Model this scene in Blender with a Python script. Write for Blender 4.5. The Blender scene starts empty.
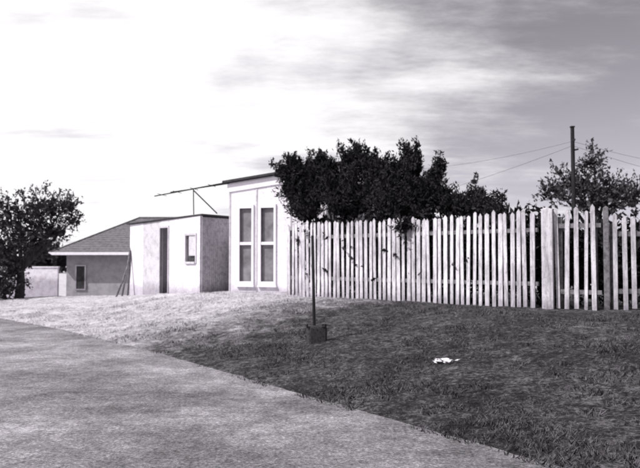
import bpy, math, random
import numpy as np
from mathutils import Vector, noise as mnoise
random.seed(7); rng=np.random.default_rng(7)
scene=bpy.context.scene
TINT=(1.0,0.955,1.03)
def g(v,t=1.0): return (v*(1+(TINT[0]-1)*t), v*(1+(TINT[1]-1)*t), v*(1+(TINT[2]-1)*t),1)

# ---------------- materials ----------------
def newmat(name):
    m=bpy.data.materials.new(name); m.use_nodes=True
    nt=m.node_tree; b=nt.nodes['Principled BSDF']
    b.inputs['Roughness'].default_value=0.9
    try: b.inputs['Specular IOR Level'].default_value=0.15
    except: pass
    return m,nt,b
def N(nt,t,**k):
    n=nt.nodes.new(t)
    for a,v in k.items(): setattr(n,a,v)
    return n
def math_(nt,op,a,b=None,clamp=False):
    n=N(nt,'ShaderNodeMath',operation=op); n.use_clamp=clamp
    for i,x in enumerate((a,b)):
        if x is None: continue
        if isinstance(x,(int,float)): n.inputs[i].default_value=x
        else: nt.links.new(x,n.inputs[i])
    return n.outputs[0]
def noise_(nt,vec,scale,detail=4,rough=.6):
    n=N(nt,'ShaderNodeTexNoise'); n.inputs['Scale'].default_value=scale
    n.inputs['Detail'].default_value=detail; n.inputs['Roughness'].default_value=rough
    if vec is not None: nt.links.new(vec,n.inputs['Vector'])
    return n.outputs['Fac']
def ramp_(nt,fac,stops):
    n=N(nt,'ShaderNodeValToRGB'); cr=n.color_ramp
    while len(cr.elements)<len(stops): cr.elements.new(.5)
    for e,(p,c) in zip(cr.elements,stops): e.position=p; e.color=c
    nt.links.new(fac,n.inputs[0]); return n.outputs[0]
def maprange(nt,x,a,b,c=0,d=1,smooth=True):
    n=N(nt,'ShaderNodeMapRange'); 
    if smooth: n.interpolation_type='SMOOTHSTEP'
    for i,v in zip((1,2,3,4),(a,b,c,d)): n.inputs[i].default_value=v
    nt.links.new(x,n.inputs[0]); return n.outputs[0]
def mix_(nt,f,a,b,bt='MIX'):
    n=N(nt,'ShaderNodeMix',data_type='RGBA',blend_type=bt)
    for i,x in ((0,f),(6,a),(7,b)):
        if isinstance(x,(int,float,tuple)): n.inputs[i].default_value=x
        else: nt.links.new(x,n.inputs[i])
    return n.outputs[2]
def bump_(nt,b,h,st,dist=.02):
    n=N(nt,'ShaderNodeBump'); n.inputs['Strength'].default_value=st; n.inputs['Distance'].default_value=dist
    nt.links.new(h,n.inputs['Height']); nt.links.new(n.outputs[0],b.inputs['Normal'])
def objco(nt): return N(nt,'ShaderNodeTexCoord').outputs['Object']
def scaled(nt,v,s):
    n=N(nt,'ShaderNodeVectorMath',operation='MULTIPLY'); nt.links.new(v,n.inputs[0]); n.inputs[1].default_value=s
    return n.outputs[0]

def painted(name,hi,lo,streak=True,sc=6,dirt=True,st=.3,big=0):
    m,nt,b=newmat(name); co=objco(nt)
    v=scaled(nt,co,(1,1,.15)) if streak else co
    f=noise_(nt,v,sc*2.2,6,.7)
    c=ramp_(nt,f,[(.36,g(lo)),(.56,g(hi))])
    if dirt:
        sp=noise_(nt,co,22,5,.75)
        k=ramp_(nt,sp,[(.33,g(.45)),(.47,g(1,0))])
        c=mix_(nt,.6,c,k,'MULTIPLY')
        sep=N(nt,'ShaderNodeSeparateXYZ'); nt.links.new(co,sep.inputs[0])
        zz=math_(nt,'ADD',sep.outputs[2],math_(nt,'MULTIPLY',noise_(nt,co,5),.5))
        kk=ramp_(nt,maprange(nt,zz,.75,1.15),[(0,g(.5)),(1,g(1,0))])
        c=mix_(nt,.8,c,kk,'MULTIPLY')
    if big:
        bn=noise_(nt,co,.9,3,.6)
        c=mix_(nt,big,c,ramp_(nt,bn,[(.38,g(.35)),(.58,g(1,0))]),'MULTIPLY')
    nt.links.new(c,b.inputs['Base Color']); bump_(nt,b,f,st)
    return m
M_white=painted('white_limewash',.82,.72,streak=False,sc=1.8,st=.15)
M_trim=painted('white_trim',.85,.76,dirt=False)
M_fence=painted('fence_whitewash',.74,.40,sc=8,big=.5)
M_shed=painted('shed_limewash',.74,.56,streak=False,sc=2.2,st=.15)
M_iron=painted('weathered_iron',.42,.26,streak=False,sc=4)
M_panel=painted('grey_wall_panel',.56,.42,streak=False,sc=2,st=.1)
M_rail=painted('fence_rail_wood',.20,.09,streak=False)
M_dark=painted('dark_timber',.03,.012,dirt=False)
M_roof=painted('dark_roofing',.06,.03,streak=False,dirt=False)
M_roof2=painted('grey_roof_iron',.16,.09,streak=False,dirt=False,sc=3)
M_house=painted('house_wall_paint',.34,.26,streak=False,dirt=False,sc=1.5,st=.1)
M_conc=painted('rough_concrete',.05,.02,streak=False,sc=14,dirt=False)
M_bark=painted('bark',.05,.02,dirt=False,sc=10)
M_paper=painted('paper',.7,.4,streak=False,dirt=False)
def glassmat(name,lo,hi):
    m,nt,b=newmat(name); f=noise_(nt,objco(nt),3,3)
    nt.links.new(ramp_(nt,f,[(.35,g(lo)),(.65,g(hi))]),b.inputs['Base Color'])
    b.inputs['Roughness'].default_value=.35
    return m
M_glass=glassmat('flyscreen_pane',.13,.24)
M_glassd=glassmat('window_glass',.03,.07)

def foliage_mat(name,lo,hi):
    m,nt,b=newmat(name); co=objco(nt)
    a=noise_(nt,co,1.6,3); f=noise_(nt,co,14,2)
    s=math_(nt,'ADD',math_(nt,'MULTIPLY',a,.5),math_(nt,'MULTIPLY',f,.5))
    nt.links.new(ramp_(nt,s,[(.38,g(lo,1.6)),(.62,g(hi,1.6))]),b.inputs['Base Color'])
    b.inputs['Roughness'].default_value=.9
    return m
M_bush=foliage_mat('dark_foliage',.006,.034)
M_tree=foliage_mat('tree_foliage',.014,.07)
M_tree2=foliage_mat('grey_foliage',.02,.07)

def ground_color(nt,grass=False):
    co=objco(nt)
    sep=N(nt,'ShaderNodeSeparateXYZ'); nt.links.new(co,sep.inputs[0])
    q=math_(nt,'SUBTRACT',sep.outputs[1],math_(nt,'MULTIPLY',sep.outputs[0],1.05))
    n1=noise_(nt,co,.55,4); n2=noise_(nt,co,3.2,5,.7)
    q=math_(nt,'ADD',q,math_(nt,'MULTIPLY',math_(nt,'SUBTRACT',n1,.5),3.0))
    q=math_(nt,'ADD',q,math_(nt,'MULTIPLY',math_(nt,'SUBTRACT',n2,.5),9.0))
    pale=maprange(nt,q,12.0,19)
    fine=noise_(nt,co,22,6,.85)
    mid=noise_(nt,co,7,5,.8)
    lo_=noise_(nt,co,1.1,4,.6)
    s=math_(nt,'ADD',math_(nt,'MULTIPLY',fine,.55),math_(nt,'ADD',math_(nt,'MULTIPLY',mid,.30),math_(nt,'MULTIPLY',lo_,.15)))
    if grass:
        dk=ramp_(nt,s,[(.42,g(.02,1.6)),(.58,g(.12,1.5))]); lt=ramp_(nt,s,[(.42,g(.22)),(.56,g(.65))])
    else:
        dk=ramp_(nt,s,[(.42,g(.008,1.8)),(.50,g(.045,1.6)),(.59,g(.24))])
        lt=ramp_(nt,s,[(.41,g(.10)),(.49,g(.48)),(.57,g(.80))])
    return mix_(nt,pale,dk,lt),s,co
M_ground,nt,b=newmat('dry_grass_ground')
c,s,co=ground_color(nt); nt.links.new(c,b.inputs['Base Color']); bump_(nt,b,s,1.0,.07)
M_grass,nt,b=newmat('grass_blades')
c,s,co=ground_color(nt,True); nt.links.new(c,b.inputs['Base Color'])

M_road,nt,b=newmat('worn_road_surface'); co=objco(nt)
a=noise_(nt,co,32,6,.9); l=noise_(nt,co,.6,5,.65); m_=noise_(nt,co,7,6,.8)
s=math_(nt,'ADD',math_(nt,'MULTIPLY',a,.52),math_(nt,'ADD',math_(nt,'MULTIPLY',l,.28),math_(nt,'MULTIPLY',m_,.20)))
c=ramp_(nt,s,[(.42,g(.07)),(.48,g(.22)),(.53,g(.40)),(.58,g(.78))])
nt.links.new(c,b.inputs['Base Color']); bump_(nt,b,s,1.0,.05)

# ---------------- mesh builder ----------------
class MB:
    def __init__(s): s.v=[]; s.f=[]
    def box(s,O,u,n,s0,s1,n0,n1,z0,z1,point=0,lean=0):
        O=Vector(O).to_3d() if len(O)==2 else Vector(O)
        U=Vector((u[0],u[1],0)); Nn=Vector((n[0],n[1],0)); i=len(s.v)
        za,zb=(z1 if isinstance(z1,(tuple,list)) else (z1,z1))
        for (a,b_,c_) in ((s0,n0,z0),(s1,n0,z0),(s1,n1,z0),(s0,n1,z0),(s0+lean,n0,za),(s1+lean,n0,zb),(s1+lean,n1,zb),(s0+lean,n1,za)):
            s.v.append(O+U*a+Nn*b_+Vector((0,0,c_)))
        F=[(0,3,2,1),(0,1,5,4),(1,2,6,5),(2,3,7,6),(3,0,4,7)]
        if point:
            mid=(s0+s1)/2+lean
            s.v.append(O+U*mid+Nn*n0+Vector((0,0,za+point))); s.v.append(O+U*mid+Nn*n1+Vector((0,0,za+point)))
            F=[(0,3,2,1),(0,1,5,8,4),(1,2,6,5),(2,3,7,9,6),(3,0,4,7),(4,8,9,7),(8,5,6,9)]
        else: F.append((4,5,6,7))
        s.f+= [tuple(i+k for k in f) for f in F]
    def tube(s,pts,rad,seg=8):
        pts=[Vector(p) for p in pts]; base=len(s.v)
        for k,p in enumerate(pts):
            t=(pts[min(k+1,len(pts)-1)]-pts[max(k-1,0)]).normalized()
            a=t.cross(Vector((0.31,.87,.2))).normalized(); b_=t.cross(a)
            r=rad[k] if isinstance(rad,(list,tuple)) else rad
            for j in range(seg):
                th=2*math.pi*j/seg; s.v.append(p+(a*math.cos(th)+b_*math.sin(th))*r)
        for k in range(len(pts)-1):
            for j in range(seg):
                j2=(j+1)%seg
                s.f.append((base+k*seg+j,base+k*seg+j2,base+(k+1)*seg+j2,base+(k+1)*seg+j))
        s.f.append(tuple(base+j for j in range(seg))[::-1]); s.f.append(tuple(base+(len(pts)-1)*seg+j for j in range(seg)))
    def obj(s,name,mat,parent=None,bevel=0):
        me=bpy.data.meshes.new(name); me.from_pydata([tuple(v) for v in s.v],[],s.f); me.update()
        o=bpy.data.objects.new(name,me); scene.collection.objects.link(o); me.materials.append(mat)
        if parent: o.parent=parent
        if bevel:
            md=o.modifiers.new('b','BEVEL'); md.width=bevel; md.segments=2
        return o
def empty(name,loc=(0,0,0)):
    e=bpy.data.objects.new(name,None); scene.collection.objects.link(e); return e
def npmesh(name,V,F,mat,parent=None):
    me=bpy.data.meshes.new(name); nv=len(V); k=F.shape[1]; nf=len(F)
    me.vertices.add(nv); me.vertices.foreach_set('co',V.astype(np.float32).ravel())
    me.loops.add(nf*k); me.loops.foreach_set('vertex_index',F.astype(np.int32).ravel())
    me.polygons.add(nf); me.polygons.foreach_set('loop_start',np.arange(0,nf*k,k,dtype=np.int32))
    me.update(calc_edges=True); me.validate()
    me.materials.append(mat)
    o=bpy.data.objects.new(name,me); scene.collection.objects.link(o)
    if parent: o.parent=parent
    return o

# ---------------- terrain ----------------
EY=[-400,-50,0,4.95,5.58,7.69,11.4,14.9,17.8,24,40,80,500]
EX=[300,40,5.1,1.70,1.27,-.22,-2.77,-5.5,-8.1,-14.2,-34,-84,-600]
def Xe(y): return np.interp(y,EY,EX)
def sst(t): t=np.clip(t,0,1); return t*t*(3-2*t)
def terr(dx,y,x):
    d=dx*.8
    t=np.clip(d/4.8,0,1)
    lawn=.56*(.75*t+.25*sst(t))*(1-.5*sst((-x-2.4)/5)) +.02*sst(d/.2) - 1.0*sst((y-22.5)/12)*sst(dx/2)
    return lawn
def tz(x,y):
    return float(terr(np.array(max(0,x-Xe(y))),np.array(y),np.array(x)))
def gridmesh(name,dxs,ys,zf,mat):
    DX,Y=np.meshgrid(dxs,ys); X=Xe(Y)+DX
    Z=zf(DX,Y,X); V=np.stack([X,Y,Z],-1).reshape(-1,3)
    nx=len(dxs); ny=len(ys); I=np.arange(nx*ny).reshape(ny,nx)
    F=np.stack([I[:-1,:-1],I[:-1,1:],I[1:,1:],I[1:,:-1]],-1).reshape(-1,4)
    return npmesh(name,V,F,mat)
dxs=np.concatenate([[-900,-300,-100,-40,-20,-12,-9.2,-9.0,-6,-3,-1,-.3,-.12],np.arange(-.06,9,.09),np.arange(9.2,25,.6),[30,40,60,100,200,400,900]])
ys=np.concatenate([[-400,-200,-100,-50,-20,-10,-4,-1,1,2,3],np.arange(3.5,26,.1),np.arange(26.5,45,1),[50,60,80,120,200,300,500]])
def gz(DX,Y,X):
    nz=np.zeros_like(DX); sh=DX.shape
    wob=np.zeros_like(DX)
    for i in range(sh[0]):
        w=mnoise.noise((0,float(Y[i,0])*1.4,9))*.07+mnoise.noise((0,float(Y[i,0])*5,9))*.05
        wob[i,:]=w
        for j in range(sh[1]):
            if -1<DX[i,j]<10 and 3<Y[i,j]<26:
                x_,y_=float(X[i,j]),float(Y[i,j])
                nz[i,j]=mnoise.noise((x_*1.3,y_*1.3,0))*.03+mnoise.noise((x_*5,y_*5,3))*.028
    D=DX+wob
    z=terr(np.maximum(D,0),Y,X)+nz*sst(D/.6)
    z=np.where(D<=0,np.maximum(D,-.12)*.5-.006,z)
    z=np.where(DX<=-9.0,.01,z); 
    return z
gridmesh('ground',dxs,ys,gz,M_ground)
gridmesh('road',np.array([-8.9,-6,-4,-2,-1,-.5,.12]),ys,lambda D,Y,X:np.zeros_like(D),M_road)

# grass blades (one object)
n=160000
yy=4.6+18.5*rng.random(n)**1.35; dd=-.1+9.0*rng.random(n)
xx=Xe(yy)+dd
dens=np.array([mnoise.noise((float(a)*.9,float(b_)*.9,1))+1.1*mnoise.noise((float(a)*3.4,float(b_)*3.4,5)) for a,b_ in zip(xx,yy)])
keep=(dens+rng.normal(0,.12,n)>.10)&(np.abs(xx)<.55*yy+1)
fx=(xx+yy<16.6)|(xx<-.7)
keep&=fx&(yy<19.6)
xx,yy,dd,dens=xx[keep],yy[keep],dd[keep],dens[keep]
n=len(xx); z=terr(np.maximum(dd,0),yy,xx)
ln=(.012+.026*rng.random(n))*(1+np.clip(dens,0,.7)); th=rng.random(n)*6.283; wd=.005+.006*rng.random(n)
tx=rng.normal(0,.9,n)*ln; ty=rng.normal(0,.9,n)*ln
B=np.stack([xx,yy,z-.012],-1); W=np.stack([np.cos(th)*wd,np.sin(th)*wd,0*wd],-1)
T=B+np.stack([tx,ty,ln+.012],-1)
V=np.stack([B-W,B+W,T],1).reshape(-1,3); F=np.arange(n*3).reshape(-1,3)
npmesh('grass',V,F,M_grass)

# ---------------- foliage ----------------
def foliage(name,clumps,mat,parent,leaf=.10,wid=.03,twig=.28,up=.5,per=9,core=.5,hole_t=-.22,amt=1.0,plumes=0,lean=-.12):
    Vs=[]
    cl2=list(clumps)
    if plumes:
        for (cx,cy,cz,rx,ry,rz,nt_) in clumps:
            for _ in range(plumes):
                a=random.uniform(-.98,.98); h=random.uniform(.18,.42)
                px=cx+rx*a; py=cy+ry*random.uniform(-.6,.6); pz=cz+rz*math.sqrt(1-a*a)*random.uniform(.55,.9)
                ln=lean*random.uniform(.2,2.2)+a*.15
                for k in range(4):
                    t=k/3; w=.10*(1-t*.85)
                    cl2.append((px+ln*t*h*2,py,pz+h*t,w,w,.11,int(12*(1-.55*t))))
    for (cx,cy,cz,rx,ry,rz,nt_) in cl2:
        nt_=max(4,int(nt_*amt))
        d=rng.normal(size=(nt_,3)); d/=np.linalg.norm(d,axis=1)[:,None]
        r=rng.random(nt_)**.45
        lump=np.array([1+.55*mnoise.noise((float(a[0])*2.6+cx,float(a[1])*2.6+cy,float(a[2])*2.6+cz)) for a in d])
        P=np.array([cx,cy,cz])+d*np.array([rx,ry,rz])*(r*lump)[:,None]
        if nt_>20:
            hole=np.array([mnoise.noise((float(p[0])*2.6,float(p[1])*2.6,float(p[2])*2.6)) for p in P])
            kp=(hole+rng.normal(0,.12,nt_))>hole_t
            P=P[kp]; d=d[kp]
        td=d*.7+np.array([0,0,up])+rng.normal(0,.35,d.shape); td/=np.linalg.norm(td,axis=1)[:,None]
        m=len(P); tw=twig if nt_>20 else twig*.5
        t=rng.random((m,per,1)); L=P[:,None,:]+td[:,None,:]*t*tw*(.6+.8*rng.random((m,1,1)))+rng.normal(0,.025,(m,per,3))
        a=td[:,None,:]*.8+rng.normal(0,.5,(m,per,3)); a/=np.linalg.norm(a,axis=2)[...,None]
        b_=np.cross(a,rng.normal(size=(m,per,3))); b_/=np.linalg.norm(b_,axis=2)[...,None]
        sz=(.6+.8*rng.random((m,per,1)))
        L=L.reshape(-1,3); a=(a*leaf*sz/2).reshape(-1,3); b_=(b_*wid*sz/2).reshape(-1,3)
        Vs.append(np.stack([L-a,L+b_,L+a,L-b_],1).reshape(-1,3))
        if core>0 and nt_>20:
            k=int(nt_*core); d=rng.normal(size=(k,3)); d/=np.linalg.norm(d,axis=1)[:,None]
            L=np.array([cx,cy,cz])+d*np.array([rx,ry,rz])*(rng.random(k)**.5*.7)[:,None]
            a=rng.normal(size=(k,3)); a/=np.linalg.norm(a,axis=1)[:,None]
            b_=np.cross(a,rng.normal(size=(k,3))); b_/=np.linalg.norm(b_,axis=1)[:,None]
            a*=leaf*1.1; b_*=leaf*.7
            Vs.append(np.stack([L-a,L+b_,L+a,L-b_],1).reshape(-1,3))
    V=np.concatenate(Vs); F=np.arange(len(V)).reshape(-1,4)
    return npmesh(name,V,F,mat,parent)
def branches(base,clumps,r0,parent,fork=.4,name='trunk'):
    mb=MB(); base=Vector(base)
    top=Vector((sum(c[0] for c in clumps)/len(clumps),sum(c[1] for c in clumps)/len(clumps),base.z+fork))
    top.x=base.x*.7+top.x*.3; top.y=base.y*.7+top.y*.3
    mb.tube([base-Vector((0,0,.15)),base.lerp(top,.5)+Vector((.03,.02,0)),top],[r0*1.25,r0,r0*.85],10)
    for c in clumps:
        e=Vector(c[:3])+Vector((0,0,c[5]*.4)); mid=top.lerp(e,.5)+Vector((random.uniform(-.15,.15),random.uniform(-.1,.1),.12))
        mb.tube([top-Vector((0,0,.05)),mid,e],[r0*.6,r0*.35,r0*.1],6)
        for k in range(4):
            q=mid.lerp(e,random.random()*.8); 
            w=q+Vector((random.uniform(-1,1)*c[3],random.uniform(-1,1)*c[4],random.uniform(.1,.9)*c[5]))*.8
            mb.tube([q,q.lerp(w,.5)+Vector((0,0,.05)),w],[r0*.2,r0*.12,r0*.04],5)
    mb.obj(name,M_bark,parent)
def cl(u,v,Y,ru,rv,ry,n):
    return ((u-320)/700*Y,Y,1.45-(v-261)/700*Y,ru/700*Y,ry,rv/700*Y,n)

# big dark bushes behind the fence
S=[cl(308,193,17.9,22,24,.55,420),cl(322,174,17.7,9,11,.35,150),cl(302,177,17.8,9,9,.3,120),cl(291,187,18.0,10,18,.4,180),cl(334,188,17.6,12,17,.4,220),cl(353,170,17.2,7,16,.4,190),
   cl(371,172,16.9,11,9,.3,130),cl(350,200,17.0,34,24,.6,580),cl(380,190,16.6,17,20,.5,380),cl(306,212,17.5,15,13,.4,220)]
e=empty('large_bush'); foliage('foliage',S,M_bush,e,.085,.03,.26,1.0,per=11,core=1.2,hole_t=-.25,amt=1.1,plumes=6); branches((.4,17.3,.55),S,.09,e,.5,'stems')
S=[cl(406,190,16.2,16,22,.5,400),cl(413,168,16.0,5,11,.3,120),cl(391,180,16.3,11,9,.4,160),cl(398,207,15.9,28,20,.5,460),cl(420,209,15.6,13,16,.4,220),cl(405,226,15.0,12,6,.12,60)]
e=empty('large_bush.001'); foliage('foliage.001',S[:5],M_bush,e,.085,.03,.25,1.0,per=11,core=1.2,hole_t=-.25,amt=1.1,plumes=5); foliage('overhang',S[5:],M_bush,e,.085,.03,.2,.2,core=1); branches((1.9,16.2,.55),S[:5],.08,e,.5,'stems.001')
S=[cl(432,198,15.6,10,11,.35,150),cl(434,178,15.7,6,5,.2,50),cl(455,205,15.3,20,13,.4,320),cl(476,211,14.9,16,9,.4,240),cl(492,217,14.5,9,5,.3,100)]
e=empty('large_bush.002'); foliage('foliage.002',S,M_bush,e,.08,.028,.22,.8,per=11,core=1.2,hole_t=-.25,amt=1.1,plumes=3,lean=.05); branches((3.0,15.3,.55),S,.07,e,.5,'stems.002')
S=[cl(u,258,(16.94/(1+(u-320)/700))+.8,20,42,.42,330) for u in range(322,545,22)]
e=empty('shrub_hedge'); foliage('foliage.003',S,M_bush,e,.14,.06,.25,.3,core=1.8)
branches((2.5,15.2,.55),S[:8],.05,e,.15,'stems.003')
S=[cl(u,262,13.6,18,38,.4,200) for u in range(556,720,24)]
e=empty('shrub_hedge.001'); foliage('foliage.004',S,M_bush,e,.14,.06,.25,.3,core=1.8); branches((5.5,13.6,.55),S,.05,e,.15,'stems.004')
# sparse tree right
S=[cl(594,160,19,9,14,.5,60),cl(583,184,19,20,15,.6,190),cl(555,193,19,14,10,.5,90),cl(612,190,19,20,13,.6,160),cl(600,203,18.5,38,12,.6,250),cl(635,198,19,20,14,.6,130),cl(560,172,19,8,6,.3,28)]
e=empty('garden_tree'); foliage('foliage.005',S,M_tree2,e,.10,.038,.28,.6,core=.3,hole_t=-.14); branches((7.5,19,.5),S,.1,e,1.6,'trunk')
# left tree
S=[cl(16,216,24,26,22,.9,380),cl(46,208,24,18,15,.8,240),cl(67,206,24,10,9,.6,95),cl(73,222,24,8,6,.4,50),cl(56,232,24,12,9,.5,95),cl(34,238,24,19,18,.9,270),
   cl(8,247,24,24,24,.9,320),cl(10,274,23.8,16,22,.8,260),cl(-25,222,24,30,30,1,300),cl(-20,272,24,25,28,1,240),cl(0,292,23.5,14,12,.6,140)]
e=empty('shade_tree'); foliage('foliage.006',S,M_tree,e,.10,.045,.3,.3,core=.3,hole_t=-.13,amt=1.1); branches((-10.3,24,tz(-10.3,24)),S,.14,e,1.0,'trunk.001')
# distant trees
S=[]
for i in range(26):
    x=-110+i*9+random.uniform(-3,3); y=random.uniform(120,150); h=random.uniform(2,4)
    S.append((x,y,h*.5-.4,random.uniform(4,7),3,h,240))
foliage('distant_trees',S,M_tree,None,1.0,.7,1.2,.3,6,core=.3)

# ---------------- tall shed ----------------
e=empty('tall_shed')
O=(-2.57,19.8); d=(.9473,-.3205); nn=(-.3205,-.9473)
L=3.9; D=3.2
mb=MB()
zt=lambda s:3.66+.115*s
def piece(s0,s1,z0,z1): mb.box(O,d,nn,s0,s1,-.1,0,z0,z1)
W=[(.31,.73),(.96,1.40)]
piece(0,.31,.2,(zt(0),zt(.31))); piece(.73,.96,.2,(zt(.73),zt(.96))); piece(1.40,L,.2,(zt(1.4),zt(L)))
for a,b_ in W:
    piece(a,b_,.2,.84); piece(a,b_,2.98,(zt(a),zt(b_)))
mb.box(O,d,nn,0,.1,-D,-.1,.0,zt(0)-.003); mb.box(O,d,nn,L-.1,L,-D,-.1,.2,zt(L)-.015); mb.box(O,d,nn,.1,L-.1,-D,-D+.1,.0,(zt(.1),zt(L-.1)))
mb.obj('walls',M_white,e)
mb=MB()
for s in (.02,.845,1.87,2.8,3.85): mb.box(O,d,nn,s-.02,s+.025,.0,.014,.45,zt(s)-.26)
mb.obj('cover_strips',M_panel,e)
mb=MB(); 
for a,b_ in W:
    mb.box(O,d,nn,a-.035,a+.025,0.002,.045,.78,3.03); mb.box(O,d,nn,b_-.025,b_+.035,.002,.045,.78,3.03)
    mb.box(O,d,nn,a+.025,b_-.025,.002,.043,2.93,3.03); mb.box(O,d,nn,a+.025,b_-.025,.002,.043,.78,.88)
    mb.box(O,d,nn,a+.025,b_-.025,-.04,.03,1.9,1.98)
    mb.box(O,d,nn,a-.06,b_+.06,.0,.08,.73,.778)
mb.box(O,d,nn,-.05,L+.05,.002,.035,3.42,(3.62,3.62+.115*L))
V=mb.v
for k in range(len(V)-8,len(V)-4):
    s=(V[k]-Vector((O[0],O[1],0))).dot(Vector((d[0],d[1],0))); V[k].z=3.40+.115*s
mb.obj('window_frames_and_fascia',M_trim,e)
mb=MB()
for a,b_ in W: mb.box(O,d,nn,a+.02,b_-.02,-.07,-.05,.86,2.95)
mb.obj('window_panes',M_glass,e)
mb=MB(); mb.box(O,d,nn,-.16,L+.15,-D-.1,.14,3.66,3.7)
V=mb.v
for k in range(8):
    s=(V[k]-Vector((O[0],O[1],0))).dot(Vector((d[0],d[1],0))); V[k].z=(3.675 if k<4 else 3.735)+.115*s
mb.obj('roof',M_roof,e)

def P(u,v,Y): return Vector(((u-320)/700*Y,Y,1.45-(v-261)/700*Y))
e=empty('roof_pole_frame')
mb=MB()
A=P(154,196,20.6); B=P(231,181.5,20.0)
mb.tube([A,B],[.016,.022],6); mb.tube([P(170,192,20.8),P(231,183,20.5)],[.012,.014],6)
mb.tube([P(193,188,20.5),P(193.5,214.5,20.5)],.018,6); mb.tube([P(193,190,20.5),P(217,213.5,20.6)],.02,6)
for t in (.1,.3,.52,.75): 
    q=A.lerp(B,t); mb.tube([q+Vector((-.06,-.3,0)),q+Vector((.06,.35,0))],.008,5)
mb.obj('poles',M_dark,e)

# ---------------- low shed ----------------
e=empty('low_shed')
O=(-3.36,19.6); d=(-.664,.748); nn=(-.748,-.664); L=4.25
zt=lambda s:2.72-.022*s
mb=MB()
def pc(s0,s1,z0,z1): mb.box(O,d,nn,s0,s1,-.08,0,z0,z1)
pc(0,.21,0,(zt(0),zt(.21))); pc(.21,.75,0,1.42); pc(.21,.75,2.2,(zt(.21),zt(.75))); pc(.75,1.76,0,(zt(.75),zt(1.76)))
pc(1.76,2.24,2.47,(zt(1.76),zt(2.24)))
mb.obj('wall_front',M_shed,e)
mb=MB(); pc(2.24,3.36,-.2,(zt(2.24),zt(3.36))); mb.obj('wall_panel',M_panel,e)
mb=MB(); pc(3.36,L,-.2,(zt(3.36),zt(L))); mb.box(O,d,nn,L-.08,L,-2.6,-.08,-.5,zt(L)-.01); mb.obj('wall_end',M_white,e)
C=Vector((-3.36,19.6,0)); E=Vector((-2.62,20.75,0)); mb=MB(); nseg=120; dr=(E-C); ln_=dr.length; dr.normalize(); pn=Vector((dr.y,-dr.x,0))
for i in range(nseg+1):
    p=C+dr*(ln_*i/nseg)+pn*(.003*math.cos(2*math.pi*i/nseg*ln_/.09)+.012)
    mb.v.append(p+Vector((0,0,.0))); mb.v.append(p+Vector((0,0,2.69)))
for i in range(nseg): mb.f.append((2*i,2*i+2,2*i+3,2*i+1))
mb.obj('side_wall_iron',M_iron,e)
mb=MB()
far=[C+Vector((-nn[0],-nn[1],0))*2.6+Vector((d[0],d[1],0))*L, E+Vector((-nn[0],-nn[1],0))*1.2]
outer=[C+Vector((.06,-.1,0)), C+Vector((d[0],d[1],0))*(L+.12)+Vector((nn[0],nn[1],0))*.08, far[0]+Vector((-.05,0,0)), far[1]+Vector((.2,0,0)), E+Vector((.06,-.02,0))]
zr=[2.735,2.735-.022*L,2.66,2.75,2.74]
for p,zq in zip(outer,zr): mb.v.append(p+Vector((0,0,zq)))
for p,zq in zip(outer,zr): mb.v.append(p+Vector((0,0,zq+.035)))
k=len(outer); mb.f.append(tuple(range(k))[::-1]); mb.f.append(tuple(range(k,2*k)))
for i in range(k): j=(i+1)%k; mb.f.append((i,j,k+j,k+i))
mb.obj('roof_sheet',M_roof,e)
mb=MB(); mb.box(O,d,nn,1.76,2.24,-.5,-.45,0,2.47); mb.box(O,d,nn,.21,.75,-.07,-.055,1.42,2.2); mb.obj('dark_openings',M_glassd,e)
mb=MB(); mb.box(O,d,nn,1.72,1.76,-.05,.03,.2,2.51); mb.box(O,d,nn,2.24,2.28,-.05,.03,.2,2.51); mb.box(O,d,nn,1.76,2.24,-.05,.028,2.45,2.51)
mb.box(O,d,nn,.17,.215,-.04,.03,1.38,2.24); mb.box(O,d,nn,.745,.79,-.04,.03,1.38,2.24); mb.box(O,d,nn,.215,.745,-.04,.028,2.18,2.24); mb.box(O,d,nn,.215,.745,-.04,.05,1.37,1.43)
mb.box(O,d,nn,.23,.6,-.05,.0,1.6,2.18)
mb.obj('frames',M_panel,e)

mb=MB()
for (u,v,u2,v2,Y) in ((122,299,130,250,22.2),(128,299,131,246,22.3),(116,299,129,262,22.1)):
    a=P(u,v,Y); b_=P(u2,v2,Y+.5); mb.tube([a,a.lerp(b_,.5)+Vector((.02,0,0)),b_],.03,6)
mb.obj('leaning_timber',M_rail)

# ---------------- distant house ----------------
e=empty('plain_house')
x0,x1,y0,y1=-12.3,-3.5,34,41; mb=MB()
mb.box((x0,y0),(1,0),(0,-1),0,x1-x0,-(y1-y0),0,-1.1,1.9); mb.obj('walls.001',M_house,e)
mb=MB(); ov=.6; a=[(x0-ov,y0-ov,1.86),(x1+ov,y0-ov,1.86),(x1+ov,y1+ov,1.86),(x0-ov,y1+ov,1.86),(x0+2.6,37.5,3.75),(x1-3,37.5,3.75)]
mb.v=[Vector(q) for q in a]; mb.f=[(0,1,5,4),(1,2,5),(2,3,4,5),(3,0,4),(0,3,2,1)]; mb.obj('hip_roof',M_roof2,e)
mb=MB()
for k in range(0,16):
    t=(k+.5)/16; y_=y0-ov+(37.5-y0+ov)*t; z_=1.86+1.89*t+.004; xa=x0-ov+(2.6+ov)*t; xb=x1+ov-(3+ov)*t
    mb.tube([(xa,y_,z_),(xb,y_,z_)],.011,5)
mb.tube([(x0-ov,y0-ov,1.87),(x0+2.6,37.5,3.77)],.04,6); mb.tube([(x0+2.6,37.5,3.77),(x1-3,37.5,3.77)],.05,6)
mb.obj('roof_ridges',M_roof2,e)
mb=MB(); mb.box((x0-ov,y0-ov),(1,0),(0,-1),0,x1-x0+2*ov,0,.05,1.74,1.87); mb.box((x0-ov,y0-ov),(0,1),(-1,0),0,y1-y0+2*ov,0,.05,1.74,1.87)
mb.obj('gutter_fascia',M_trim,e)
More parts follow.
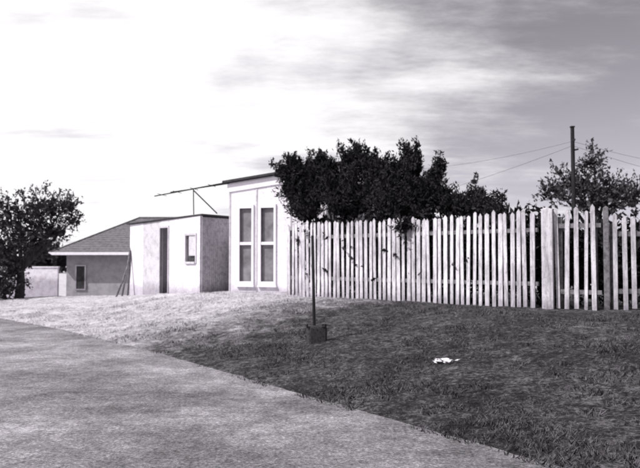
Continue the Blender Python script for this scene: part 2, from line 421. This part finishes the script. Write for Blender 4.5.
mb=MB(); mb.box((x0,y0),(1,0),(0,-1),.5,.9,.02,.04,.1,1.2); mb.obj('window',M_glassd,e)
mb=MB()
for s0,s1,z0 in ((.5,.9,.1),):
    mb.box((x0,y0),(1,0),(0,-1),s0-.06,s0,.02,.06,z0-.06,1.26); mb.box((x0,y0),(1,0),(0,-1),s1,s1+.06,.02,.06,z0-.06,1.26); mb.box((x0,y0),(1,0),(0,-1),s0,s1,.02,.058,1.2,1.26); mb.box((x0,y0),(1,0),(0,-1),s0,s1,.02,.058,z0-.06,z0)
mb.obj('window_trim',M_panel,e)
mb=MB(); mb.box((-15.5,31),(1,0),(0,-1),0,3.9,-.15,0,-1.1,1.15); 
mb.box((-15.5,31),(1,0),(0,-1),-.03,3.93,-.18,.03,1.15,1.21); mb.obj('garden_wall',M_shed)

# ---------------- fences ----------------
def picket_run(name,A,B,spacing,w,hz,zb,mat_p=M_fence,rails=(.45,1.45),post_every=2.4,jit=.03,lj=.016):
    A=Vector((A[0],A[1],0)); B=Vector((B[0],B[1],0)); dr=(B-A); L=dr.length; dr.normalize(); nr=Vector((dr.y,-dr.x,0))
    if nr.dot(Vector((0,-1,0)))<0 and abs(nr.y)>.1: nr=-nr
    e=empty(name); mb=MB(); s=w/2
    while s<L-w/2:
        h=hz+random.gauss(0,jit); ww=w*random.uniform(.8,1.12); le=random.gauss(0,lj)
        q=A+dr*s; zg=zb+random.uniform(-.02,.04)
        mb.box((q.x,q.y),dr,nr,-ww/2,ww/2,.0+random.uniform(0,.006),.02,zg,zb+h-.05,point=.045+random.uniform(-.025,.02),lean=le)
        s+=spacing*random.uniform(.88,1.12)
    mb.obj('pickets',mat_p,e)
    mb=MB()
    for r in rails: mb.box((A.x,A.y),dr,nr,0,L,-.055,-.003,zb+r,(zb+r+.085,zb+r+.075))
    s=.05
    while s<L: mb.box((A.x,A.y),dr,nr,s-.05,s+.05,-.16,-.058,zb-.3,zb+hz-.15); s+=post_every
    mb.obj('rails_and_posts',M_rail,e)
    return e
picket_run('picket_fence',(-.80,17.75),(4.02,12.95),.137,.085,1.84,.54)
picket_run('picket_fence.001',(-.82,19.15),(-.82,17.85),.16,.08,1.83,.54)
picket_run('picket_gate',(4.32,12.82),(5.0,12.45),.155,.07,1.86,.55,rails=(.3,1.5),jit=.03,post_every=.6,lj=.03)
picket_run('picket_fence.002',(5.2,12.45),(11.5,12.2),.16,.08,1.70,.57,rails=(.3,1.32),jit=.03)
mb=MB(); mb.box((4.18,12.85),(.9,-.43),(-.43,-.9),-.1,.1,-.1,.1,.2,2.40,point=.03); mb.obj('gate_post',M_fence,None,.012)
mb=MB(); mb.box((5.09,12.45),(.95,-.3),(-.3,-.95),-.045,.045,-.05,.05,.2,2.4,point=.03); mb.obj('gate_post.001',M_rail,None,.01)

# ---------------- pole + lines ----------------
e=empty('utility_pole'); mb=MB(); X=254/700*16
mb.tube([(X,16,.2),(X+.01,16,2.5),(X+.0,16,4.52)],[.056,.05,.042],12); mb.box((X,16),(1,0),(0,-1),-.045,.045,-.045,.045,4.52,4.55); mb.obj('shaft',M_dark,e)
mb=MB(); mb.tube([(X,15.93,4.2),(X,15.85,4.22)],.02,6); mb.tube([(X+.05,16,4.0),(X+.13,16,4.02)],.02,6); mb.obj('insulators',M_conc,e)
def wire(a,b_,sag):
    a=Vector(a); b_=Vector(b_); pts=[]
    for i in range(15):
        t=i/14; p=a.lerp(b_,t); p.z-=sag*4*t*(1-t); pts.append(p)
    return pts
mb=MB()
mb.tube(wire((X,16,4.1),(1.8,18.2,2.9),.08),.003,4)
mb.tube(wire((X,16,4.2),(1.9,18.2,3.8),.12),.0025,4)
mb.tube(wire((X,16,4.1),(16,19,2.9),.35),.003,4); mb.tube(wire((X,16,4.2),(16,21,4.2),.4),.003,4)
mb.obj('overhead_wires',M_dark)

# ---------------- marker post with block ----------------
e=empty('marker_post'); mb=MB(); zg=tz(-.1,10.7)
mb.tube([(-.085,10.7,zg),(-.10,10.7,1.1),(-.115,10.7,1.84)],[.026,.024,.022],8); mb.obj('post',M_dark,e)
mb=MB(); mb.box((-.05,10.7),(.98,.17),(.17,-.98),-.145,.145,-.13,.13,zg-.05,(zg+.26,zg+.25)); o=mb.obj('footing_block',M_conc,e,.035)
mb=MB(); mb.tube([(-.19,10.57,zg+.23),(-.2,10.55,zg+.29)],.02,6); mb.tube([(.05,10.62,zg+.24),(.05,10.62,zg+.285)],.05,8); mb.obj('footing_lumps',M_conc,e)

mb=MB()
bx,by=1.52,8.45
for k in range(13):
    cx=bx+random.uniform(-.17,.17); cy=by+random.uniform(-.09,.09); zz=tz(cx,cy)+.03; r=random.uniform(.015,.04); i=len(mb.v)
    mb.v.append(Vector((cx,cy,zz+.02)))
    m=7
    for j in range(m):
        a=2*math.pi*j/m; rr=r*random.uniform(.6,1.3); mb.v.append(Vector((cx+rr*math.cos(a)*1.3,cy+rr*math.sin(a),zz+random.uniform(-.01,.03))))
    for j in range(m): mb.f.append((i,i+1+j,i+1+(j+1)%m))
mb.obj('paper_litter',M_paper)

# ---------------- sun & sky ----------------
sd=Vector((-.80,-.45,.95)).normalized()
elev=math.asin(sd.z); az=math.atan2(sd.x,sd.y)
sun=bpy.data.lights.new('sun','SUN'); sun.energy=4.9; sun.angle=math.radians(.5); sun.color=(1,.975,.97)
so=bpy.data.objects.new('sun',sun); scene.collection.objects.link(so); so.rotation_euler=(-sd).to_track_quat('-Z','Y').to_euler()
w=bpy.data.worlds.new('World'); scene.world=w; w.use_nodes=True; nt=w.node_tree
bg=nt.nodes['Background']; sky=N(nt,'ShaderNodeTexSky'); sky.sky_type='NISHITA'; sky.sun_disc=False
sky.sun_elevation=elev; sky.sun_rotation=az
bw=N(nt,'ShaderNodeRGBToBW'); nt.links.new(sky.outputs[0],bw.inputs[0])
co=N(nt,'ShaderNodeTexCoord').outputs['Generated']; sep=N(nt,'ShaderNodeSeparateXYZ'); nt.links.new(co,sep.inputs[0])
zz=math_(nt,'ADD',math_(nt,'MAXIMUM',sep.outputs[2],0),.12)
cx=math_(nt,'DIVIDE',sep.outputs[0],zz); cy=math_(nt,'DIVIDE',sep.outputs[1],zz)
cmb=N(nt,'ShaderNodeCombineXYZ'); nt.links.new(cx,cmb.inputs[0]); nt.links.new(cy,cmb.inputs[1])
cv=scaled(nt,cmb.outputs[0],(.55,1.0,1))
n1=noise_(nt,cv,1.1,8,.66)
bias=maprange(nt,sep.outputs[0],.42,-.25,0,1)
f=math_(nt,'ADD',math_(nt,'MULTIPLY',math_(nt,'SUBTRACT',n1,.5),2.8),math_(nt,'MULTIPLY',bias,1.1))
f=maprange(nt,f,-.12,.95)
base=math_(nt,'MULTIPLY',bw.outputs[0],1.12)
tint=mix_(nt,1.0,(.98,.93,1.05,1),base,'MULTIPLY')
n2=noise_(nt,scaled(nt,cmb.outputs[0],(.8,1.5,1)),1.5,8,.6)
cb=math_(nt,'ADD',n2,math_(nt,'MULTIPLY',bias,.20))
cc=ramp_(nt,cb,[(.44,(.70,.67,.73,1)),(.62,(1.0,.985,1.0,1))])
cc=mix_(nt,1.0,cc,(10.6,10.6,10.6,1),'MULTIPLY')
c=mix_(nt,f,tint,cc)
nt.links.new(c,bg.inputs[0]); bg.inputs[1].default_value=.10

# ---------------- camera ----------------
cam=bpy.data.cameras.new('camera'); co_=bpy.data.objects.new('camera',cam); scene.collection.objects.link(co_)
cam.sensor_width=36; cam.lens=36*700/640; cam.clip_end=3000
cam.dof.use_dof=True; cam.dof.focus_distance=4.2; cam.dof.aperture_fstop=4.2
co_.location=(0,0,1.45); co_.rotation_euler=(math.radians(90)+math.atan(27/700),0,0)
scene.camera=co_
scene.view_settings.view_transform='Standard'; scene.view_settings.look='None'; scene.view_settings.exposure=0
